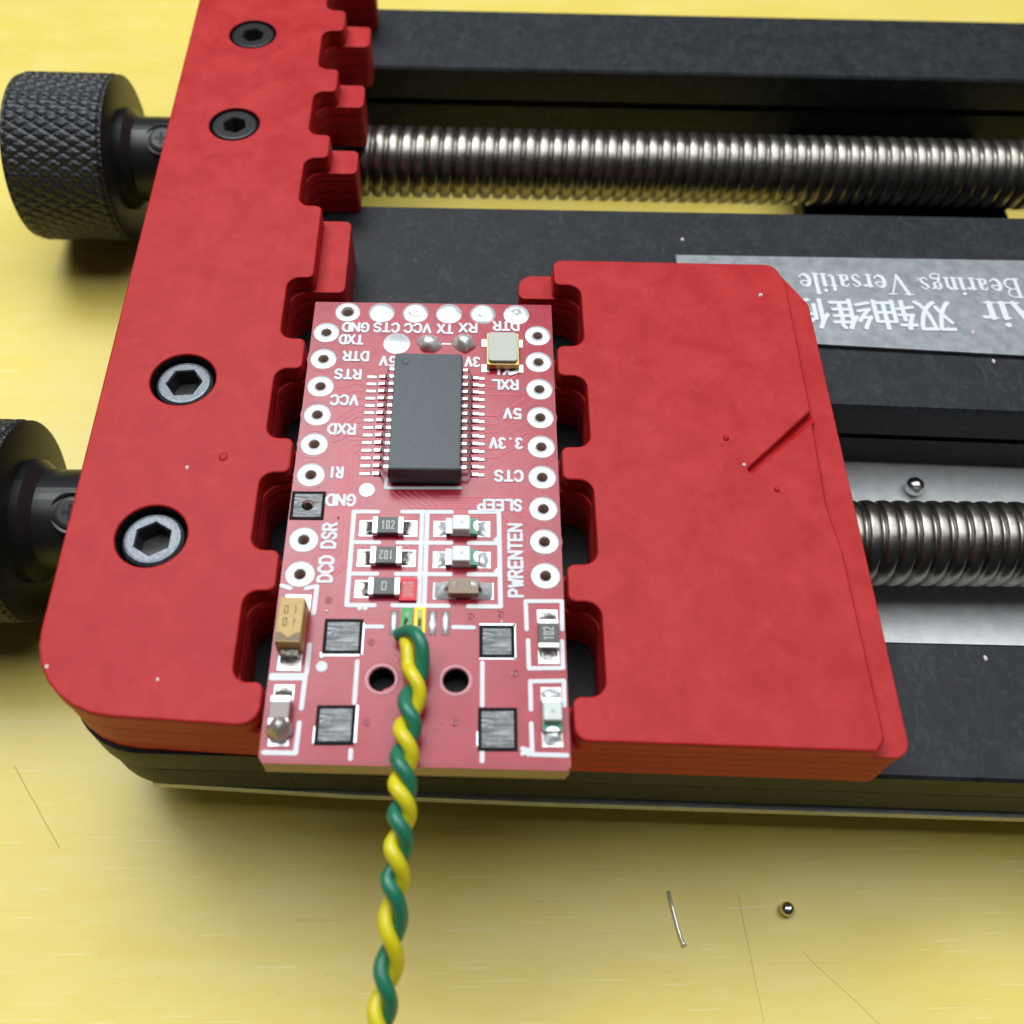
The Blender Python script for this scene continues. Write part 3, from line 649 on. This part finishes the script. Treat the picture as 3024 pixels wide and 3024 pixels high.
for x, y in ((-5.86, -12.06), (-3.05, -14.93), (-3.02, -20.05), (3.04, -13.14), (2.18, -20.08), (5.76, -16.97), (4.9, -12.95)):
    pp('via', lathe([(0, .004), (.06, .004), (.10, .03), (.16, .03), (.24, 0)], 16), M['tracedark'], (x, y, .0), smooth=True)
for x, y, s in ((-5.93, -12.83, .12), (-6.0, -15.9, .2), (5.0, -13.5, .12)): blob('solder_speck', x, y, s, s * .8, .1, M['tin'], seed=x)
# countersunk rims of the two locating holes
for x, y in ((-2.26, -17.34), (2.2, -17.4)):
    pp('hole_rim', lathe([(.775, -.25), (.785, .01), (.83, .03), (.98, .03), (1.06, .004)], 36), M['rim'], (x, y, 0), smooth=True)
    pp('hole_bore', lathe([(.765, -.2), (.765, -1.62), (0, -1.62)], 32), M['dark'], (x, y, 0))  # closed black cup: shade inside the hole given as colour
pp('bare_burr', strokes([[(-2.1, -18.1), (-1.75, -17.95), (-1.5, -17.75)], [(-1.6, -15.65), (-1.2, -15.9), (-1.45, -16.3)]], .14, 0, .03), M['trace'])

# ---- the chip
chip = pp('chip', None, None) if 0 else None
bm = bmesh.new()
def frustum(bm, x0, x1, y0, y1, z0, z1, ins):
    lo = [bm.verts.new(p) for p in ((x0 + ins, y0 + ins, z0), (x1 - ins, y0 + ins, z0), (x1 - ins, y1 - ins, z0), (x0 + ins, y1 - ins, z0))]
    md = [bm.verts.new(p) for p in ((x0, y0, (z0 + z1) / 2), (x1, y0, (z0 + z1) / 2), (x1, y1, (z0 + z1) / 2), (x0, y1, (z0 + z1) / 2))]
    hi = [bm.verts.new(p) for p in ((x0 + ins, y0 + ins, z1), (x1 - ins, y0 + ins, z1), (x1 - ins, y1 - ins, z1), (x0 + ins, y1 - ins, z1))]
    for A, B in ((lo, md), (md, hi)):
        for k in range(4): bm.faces.new((A[k], A[(k + 1) % 4], B[(k + 1) % 4], B[k]))
    bm.faces.new(lo); bm.faces.new(hi)
frustum(bm, -2.58, 2.35, -3.42, 6.72, .12, 1.9, .13)
bmesh.ops.bevel(bm, geom=[e for e in bm.edges], offset=.05, segments=2, affect='EDGES')
chip = pp('chip', from_bm(bm), M['epoxy'])
put('pin_marker', lathe([(.30, 1.905), (.26, 1.93), (.22, 1.905), (.12, 1.902), (0, 1.90)], 24), M['epoxy'], chip, (-1.72, 5.8, 0), smooth=True)
# gull-wing lead, 14 each side
def lead(sgn):
    bm = bmesh.new(); w = .115
    prof = [(0, .98), (.34, .98), (.46, .90), (.62, .22), (.74, .13), (1.15, .12)]; t = .12
    A = []; Bv = []
    for x, z in prof:
        A.append([bm.verts.new((sgn * x, s * w, z)) for s in (-1, 1)]); Bv.append([bm.verts.new((sgn * x, s * w, z - t)) for s in (-1, 1)])
    for i in range(len(prof) - 1):
        bm.faces.new((A[i][0], A[i + 1][0], A[i + 1][1], A[i][1])); bm.faces.new((Bv[i][1], Bv[i + 1][1], Bv[i + 1][0], Bv[i][0]))
        bm.faces.new((A[i][0], Bv[i][0], Bv[i + 1][0], A[i + 1][0])); bm.faces.new((A[i][1], A[i + 1][1], Bv[i + 1][1], Bv[i][1]))
    bm.faces.new((A[-1][0], Bv[-1][0], Bv[-1][1], A[-1][1])); bm.faces.new((A[0][0], A[0][1], Bv[0][1], Bv[0][0]))
    return from_bm(bm)
lm_, rm_ = lead(-1), lead(1)
padm = from_bm(box_bm(-.37, .37, -.135, .135, -.01, .07, bev=.05)); padm.materials.append(M['joint'])
lm_.materials.append(M['leadm']); rm_.materials.append(M['leadm'])
for i in range(14):
    y = 5.90 - .646 * i
    put('lead', lm_, None, chip, (-2.55, y, 0)); put('lead', rm_, None, chip, (2.33, y, 0))
    put('lead_pad', padm, None, chip, (-4.22, y, 0)); put('lead_pad', padm, None, chip, (3.55, y, 0))

# ---- chip resistors, capacitors and lamps
def fillet_me(x0, x1, w0, w1, h0, p=2.0, amp=.18, seed=0):
    """solder running from a terminal at x0 (height h0) down to its pad end at x1"""
    nx, ny = 9, 8; bm = bmesh.new(); g_ = []
    for i in range(nx + 1):
        t = i / nx; row = []
        for j in range(ny + 1):
            s = j / ny * 2 - 1; w = w0 + (w1 - w0) * min(1, t * 2)
            z = .045 + (h0 - .045) * (1 - t) ** p * (1 - abs(s) ** 3 * .85) + amp * .3 * noise.noise(Vector((t * 2.5 + seed, s * 1.6, seed * 1.7))) * math.sin(PI * min(1, t + .1))
            if i == nx or abs(s) == 1: z = .02
            row.append(bm.verts.new((x0 + (x1 - x0) * t, s * w / 2, max(.02, z))))
        g_.append(row)
    for i in range(nx):
        for j in range(ny): bm.faces.new((g_[i][j], g_[i + 1][j], g_[i + 1][j + 1], g_[i][j + 1]))
    me = from_bm(bm)
    for p_ in me.polygons: p_.use_smooth = True
    return me
def two_terminal(name, cx, cy, rot, Lb, Wb, H, Lt, pad_in, pad_out, pad_w, mb, mf, hf=.42, label=None, seed=0, term=True, amp=.18, pw=2.0, fat=False):
    o = pp(name, box(-Lb / 2 + (.02 if term else 0), Lb / 2 - (.02 if term else 0), -Wb / 2, Wb / 2, .06, H, bev=.03), mb, (cx, cy, 0), rot, label=label)
    for s in (-1, 1):
        if term: put('terminal', box(min(s * Lb / 2, s * (Lb / 2 - Lt)), max(s * Lb / 2, s * (Lb / 2 - Lt)), -Wb / 2 - .015, Wb / 2 + .015, .04, H + .02, bev=.03), M['term'], o)
        put('pad', box(min(s * pad_in, s * pad_out), max(s * pad_in, s * pad_out), -pad_w / 2, pad_w / 2, -.005, .035, bev=.015), M['tin'], o)
        put('solder_fillet', fillet_me(s * (Lb / 2 - .02), s * (pad_out - .12), Wb * .9, pad_w * .92, hf, pw, amp, seed + s), mf[0] if s < 0 else mf[1], o)
    if fat:
        for c_ in [c_ for c_ in o.children if c_.name.startswith('terminal')]: bpy.data.objects.remove(c_)
        for s in (-1, 1): put('solder_cone', fillet_me(s * (Lb / 2 - .5), s * (pad_out - .05), Wb * 1.06, pad_w * 1.02, H + .12, .75, .8, seed + 3 * s), M['tin'], o)
    return o
def mark(o, txt, h, pitch, gw, w, z, rot=0, m=None):
    for i, ch in enumerate(txt):
        d = Vector(((i - (len(txt) - 1) / 2) * pitch, 0)); d.rotate(Matrix.Rotation(rot, 2))
        put('marking', label_mesh(ch, h, pitch, gw, w, .01), m or M['mark'], o, (d.x, d.y, z), rot)
d2 = (M['dull'], M['dull']); s2 = (M['solder'], M['solder'])
r = two_terminal('resistor', -2.40, -6.78, 0, 2.02, 1.2, .5, .34, .95, 1.90, 1.22, M['rbody'], d2, .36, 'resistor printed 102', 1); mark(r, '102', .58, .31, .2, .07, .5)
r = two_terminal('resistor', -2.41, -9.02, 0, 2.02, 1.2, .5, .36, .95, 1.88, 1.26, M['rbody'], d2, .36, 'resistor printed 102 upside down', 3); mark(r, '102', .58, .31, .2, .07, .5, PI)
r = two_terminal('resistor', -2.42, -11.26, 0, 1.98, 1.18, .5, .33, .95, 1.88, 1.26, M['rbody'], d2, .3, 'resistor printed 0', 5); mark(r, '0', .58, .31, .30, .07, .5)
r = two_terminal('resistor', 7.87, -14.48, PI / 2, 1.9, 1.24, .5, .3, .9, 1.84, 1.3, M['rbody'], d2, .36, 'upright resistor printed 102', 7); mark(r, '102', .58, .31, .2, .07, .5)
r = two_terminal('capacitor', 2.58, -11.36, 0, 1.95, 1.1, .8, .5, .9, 1.92, 1.2, M['ceramic'], s2, .8, 'tan ceramic capacitor', 9, amp=.5, pw=1.5, fat=True)
r = two_terminal('capacitor', -8.02, -19.62, PI / 2, 1.8, 1.12, .85, .4, .8, 1.9, 1.2, M['ceramic2'], d2, .6, 'grey ceramic capacitor under a round solder lump', 11, amp=.3)
blob('solder_lump', -.95, -.02, .82, .72, 1.15, M['lump'], par=r, amp=.2, seed=4, z=.1)
for nm, cx, cy, rot, sd in (('led', 2.42, -6.78, 0, 13), ('led', 2.44, -9.1, 0, 15), ('led', 7.93, -19.7, -PI / 2, 17)):
    sc = 1.0
    o = pp(nm, box(-1.02, 1.02, -.58, .58, .06, .42, bev=.03), M['led'], (cx, cy, 0), rot)
    put('lens', box(-.62, .55, -.56, .56, .40, .95, bev=.08), M['led'], o)
    put('green_end', box(.58, .98, -.585, .585, .05, .45, bev=.02), M['ledgreen'], o)
    put('end_contact', box(-1.04, -.7, -.58, .58, .05, .46, bev=.03), M['term'], o)
    put('end_contact', plate([(.86 + .0 * k, 0) for k in range(0)] or [(1.04, -.4), (1.04, .4), (.86, .3), (.76, 0), (.86, -.3)], .05, .5), M['term'], o)
    put('die', box(-.12, .12, -.12, .12, .95, .962), M['leddie'], o); put('die', box(-.34, .3, -.26, .26, .951, .957, bev=.002), M['led'], o)
    for s in (-1, 1):
        put('pad', box(min(s * .95, s * 1.88), max(s * .95, s * 1.88), -.62, .62, -.005, .035, bev=.015), M['dull'], o)
        put('solder_fillet', fillet_me(s * 1.0, s * 1.8, .85, 1.2, .42, 1.6, .5, sd + s), M['tin'], o)
# tantalum capacitor
bm = box_bm(-.76, .76, -1.5, 1.5, .15, 1.68, bev=.06)
for v_ in bm.verts:
    if v_.co.z < .8: v_.co.x *= 1.06; v_.co.y *= 1.03
tc_ = pp('tantalum_capacitor', from_bm(bm), M['tant'], (-7.84, -14.18, 0), -.02)
bm = bmesh.new(); q = [bm.verts.new(p) for p in ((-.74, -1.42, 1.684), (.74, -1.42, 1.684), (.74, -.86, 1.684), (.52, -.86, 1.684), (.04, -1.2, 1.684), (-.44, -.86, 1.684), (-.74, -.86, 1.684))]; bm.faces.new(q)
bmesh.ops.solidify(bm, geom=bm.faces[:], thickness=.004) if 0 else None
put('polarity_band', from_bm(bm), M['tantdark'], tc_)
for k, (t, y) in enumerate((('0I', .62), ('0I', -.18))): [put('marking', label_mesh(ch, .48, .55, .24, .07, .008), M['tantink'], tc_, (-.275 + .55 * j, y, 1.682)) for j, ch in enumerate(t)]
put('pad', box(-.72, .72, -2.65, -1.3, -.005, .04, bev=.02), M['tin'], tc_); put('contact_tab', box(-.55, .55, -1.95, -1.5, .04, .75, bev=.1), M['dull'], tc_)
fl = fillet_me(1.5, 2.45, 1.1, 1.3, .7, 2.2, .2, 3); fl.transform(Matrix.Rotation(-PI / 2, 4, 'Z')); put('solder_fillet', fl, M['dull'], tc_)
put('pad', box(-.80, .82, 1.3, 2.5, -.005, .04, bev=.02), M['tin'], tc_)
# crystal
cr = pp('crystal', box(4.02, 6.40, 6.75, 9.75, .08, .62, bev=.05), M['gold'])
put('lid', plate(fillet_poly([(4.14, 6.92, .28), (6.27, 6.92, .28), (6.27, 9.66, .28), (4.14, 9.66, .28)]), .62, .86, bev=.06), M['lid'], cr)
for x in (3.95, 6.42):
    for y in (6.95, 9.35): put('pad', box(x - .3, x + .3, y - .45, y + .3, -.005, .05, bev=.03), M['tin'], cr)
put('pad', strokes([[(5.75, 6.35), (6.35, 6.62)]], .3, 0, .1), M['tin'], cr)
# connector pads at the wire end
for i, x in enumerate((-1.72, .68, 1.5)):
    o = pp('connector_pad', box(x - .27, x + .27, -14.42, -12.75, -.005, .03, bev=.012), M['flux'])
    me = lathe([(0, 1), (.5, .86), (.85, .5), (1, 0)], 20)
    for v_ in me.vertices:
        sy = v_.co.y; k = 1 + .45 * noise.noise(Vector((i * 9.1, sy * 2.4, 0))); v_.co = Vector((v_.co.x * .24 * k, sy * .80, v_.co.z * .2))
    put('solder_ridge', me, M['tin'], o, (x, -13.6, .02), smooth=True)
def cpad(x0, x1, y0, y1, mb, mr, t=.13): return outlined_pad((x0 + x1) / 2, (y0 + y1) / 2, x1 - x0 - 2 * t, y1 - y0 - 2 * t, t, mb, mr, name='connector_pad', z=.06)
cpad(-1.26, -.60, -14.32, -12.6, M['brushed_green'], M['note_green'], .17)
cpad(-.46, .24, -14.32, -12.55, M['brushed_yellow'], M['note_yellow'], .18)
# solder pad tinted and framed red as an added annotation, beside the "0" resistor
o = pp('marked_pad', box(-1.28, -.54, -11.94, -10.74, .05, .20, bev=.02), M['brushed_red'])
bm = bmesh.new()
for a in ((-1.46, -.36, -10.74, -10.56), (-1.46, -.36, -12.12, -11.94), (-1.46, -1.28, -11.94, -10.74), (-.54, -.36, -11.94, -10.74)): box_bm(*a, .04, .22, bm=bm)
put('annotation_frame', from_bm(bm), M['note_red'], o)

M['chip_paint'] = mat('pale_fleck', (.75, .62, .58), .5)
for x, y, r_, mm in ((20.9, .9, .22, 'red'), (25.3, 14.6, .17, 'chip_paint'), (23.9, -3.4, .2, 'red'), (21.9, -1.4, .13, 'chip_paint')):
    blob('droplet', x, y, r_, r_ * 1.2, r_ * .8, M[mm], par=jr, seed=x)
for x, y, r_, mm in ((-22.3, -16.6, .12, 'chip_paint'), (-13.9, -1.2, .3, 'red'), (-16.2, -2.1, .12, 'chip_paint'), (-15.6, -17.4, .1, 'chip_paint')):
    blob('droplet', x, y, r_, r_ * 1.2, min(.12, r_ * .5), M[mm], par=jl, seed=x)
for x, y in ((46.1, 13.4), (50.4, 9.3), (21.5, 26.9), (38.5, -13.2), (41.6, 22.2), (44.9, 16.2)):
    blob('fleck', x, y, .14, .22, .1, M['chip_paint'], par=nameplate, seed=x, z=-5.99 if not 14.5 < y < 24.5 else -5.62)
for k in range(26):   # dark char specks by the wire
    a_ = random.gauss(0, 1); b_ = random.gauss(0, 1)
    pp('char_speck', strokes([[(0, 0), (random.uniform(-.16, .16), random.uniform(-.2, .2))]], random.uniform(.04, .09), 0, .01, 3), M['tracedark'], (1.15 + .75 * a_, -20.9 + .55 * b_, .001))
# ------------------------------------------------------------------ twisted wires
ctl = [(-14.9, -.45, 1.05), (-16.5, -.25, 1.2), (-18.0, -.2, 1.25), (-20.0, -.45, 1.25), (-23.3, -.66, 1.1), (-26.3, -.72, .2), (-29.5, -1.0, -1.5), (-33.5, -1.38, -3.9), (-36.5, -1.8, -5.4), (-46, -3.6, -9.6)]
def axis(y):
    for i in range(len(ctl) - 1):
        if ctl[i][0] >= y >= ctl[i + 1][0]: break
    p0, p1, p2, p3 = ctl[max(i - 1, 0)], ctl[i], ctl[i + 1], ctl[min(i + 2, len(ctl) - 1)]
    t = (y - p1[0]) / (p2[0] - p1[0]); out = []
    for k in (1, 2):
        a, b, c_, d = p0[k], p1[k], p2[k], p3[k]
        m1 = (c_ - a) / (p2[0] - p0[0]) * (p2[0] - p1[0]); m2 = (d - b) / (p3[0] - p1[0]) * (p2[0] - p1[0])
        out.append((2 * t**3 - 3 * t**2 + 1) * b + (t**3 - 2 * t**2 + t) * m1 + (-2 * t**3 + 3 * t**2) * c_ + (t**3 - t**2) * m2)
    return Vector((out[0], y, out[1]))
# y where the green wire lies on top
gt = [-16.0, -20.05, -23.3, -26.3, -29.5, -33.8, -37.9, -42.0, -46.0]
def phase(y):
    for i in range(len(gt) - 1):
        if gt[i] >= y >= gt[i + 1]: return i + (gt[i] - y) / (gt[i] - gt[i + 1])
    return (gt[0] - y) / (gt[0] - gt[1]) if y > gt[0] else len(gt) - 1 + (gt[-1] - y) / 4
WR = .42
def helix(off, y0, y1, n):
    out = []
    for i in range(n + 1):
        y = y0 + (y1 - y0) * i / n; a = PI / 2 - 2 * PI * (phase(y) + off) + .25 * noise.noise(Vector((y * .35, off * 9, 0))); c_ = axis(y) + Vector((.10 * noise.noise(Vector((y * .3, 5, 0))), 0, .08 * noise.noise(Vector((y * .3, 0, 7)))))
        out.append(c_ + Vector((math.cos(a) * WR, 0, math.sin(a) * WR)))
    return out
def catmull(P, n=8):
    P = [Vector(p) for p in P]; out = []
    for i in range(len(P) - 1):
        a, b, c_, d = P[max(i - 1, 0)], P[i], P[i + 1], P[min(i + 2, len(P) - 1)]
        for k in range(n):
            t = k / n; out.append(.5 * ((2 * b) + (c_ - a) * t + (2 * a - 5 * b + 4 * c_ - d) * t * t + (3 * b - a - 3 * c_ + d) * t ** 3))
    out.append(P[-1]); return out
hg = helix(0, -17.3, -45.5, 300); hy = helix(.5, -17.0, -45.5, 300)
gpts = catmull([(-1.35, -14.72, .58), (-.95, -14.72, 1.0), (-.45, -14.95, 1.55), (-.02, -15.5, 1.85), (.2, -16.2, 1.7), hg[0], hg[4]], 8)[:-1] + hg[5:]
ypts = catmull([(-.75, -14.5, .5), (-.86, -15.15, .72), (-.72, -15.9, 1.25), hy[0], hy[4]], 8)[:-1] + hy[5:]
def wire(nm, pts, m, label, core):
    w = put(nm, tube(pts, .435, 18), m, smooth=True); tag(w, label, 'wire')
    put('bare_core', tube(core, .13, 10), M['solder'], w, smooth=True)
    return w
wire('hookup_wire', gpts, M['green'], 'green insulated wire twisted around the yellow one and soldered to the board', [(-1.3, -14.7, .5), (-1.15, -14.4, .3), (-1.0, -14.0, .17), (-.95, -13.4, .12)])
wire('hookup_wire', ypts, M['yellow'], 'yellow insulated wire twisted around the green one and soldered to the board', [(-.72, -14.6, .5), (-.35, -14.4, .3), (-.12, -14.0, .17), (-.1, -13.4, .12)])

# ------------------------------------------------------------------ loose bits
def ball(x, y, z, r, label, seed):
    me = bpy.data.meshes.new('b'); bm = bmesh.new(); bmesh.ops.create_icosphere(bm, subdivisions=4, radius=r)
    for v_ in bm.verts:
        v_.co *= 1 + .06 * noise.noise(v_.co * 1.8 + Vector((seed, 0, 0))); v_.co.z *= .92
    bm.to_mesh(me); bm.free()
    o = put('solder_ball', me, M['solder'], None, (x, y, z), smooth=True); return tag(o, label, 'solder ball', 'stray solder balls')
ball(40.5, 5.7, -14.0 + .74, .80, 'shiny solder ball lying on the pale base plate beside the thick threaded rod', 1)
ball(25.9, -27.2, TZ + .48, .52, 'shiny solder ball lying on the yellow tabletop in front of the vise', 5)
o = put('wire_offcut', tube([(17.5, -25.85, TZ + .14), (17.7, -27.0, TZ + .15), (17.95, -28.4, TZ + .14), (18.2, -29.35, TZ + .15), (18.33, -29.55, TZ + .2)], [.13, .12, .12, .14, .2], 10), M['term'], smooth=True)
tag(o, 'short snipped end of silver wire lying on the yellow tabletop', 'wire offcut')
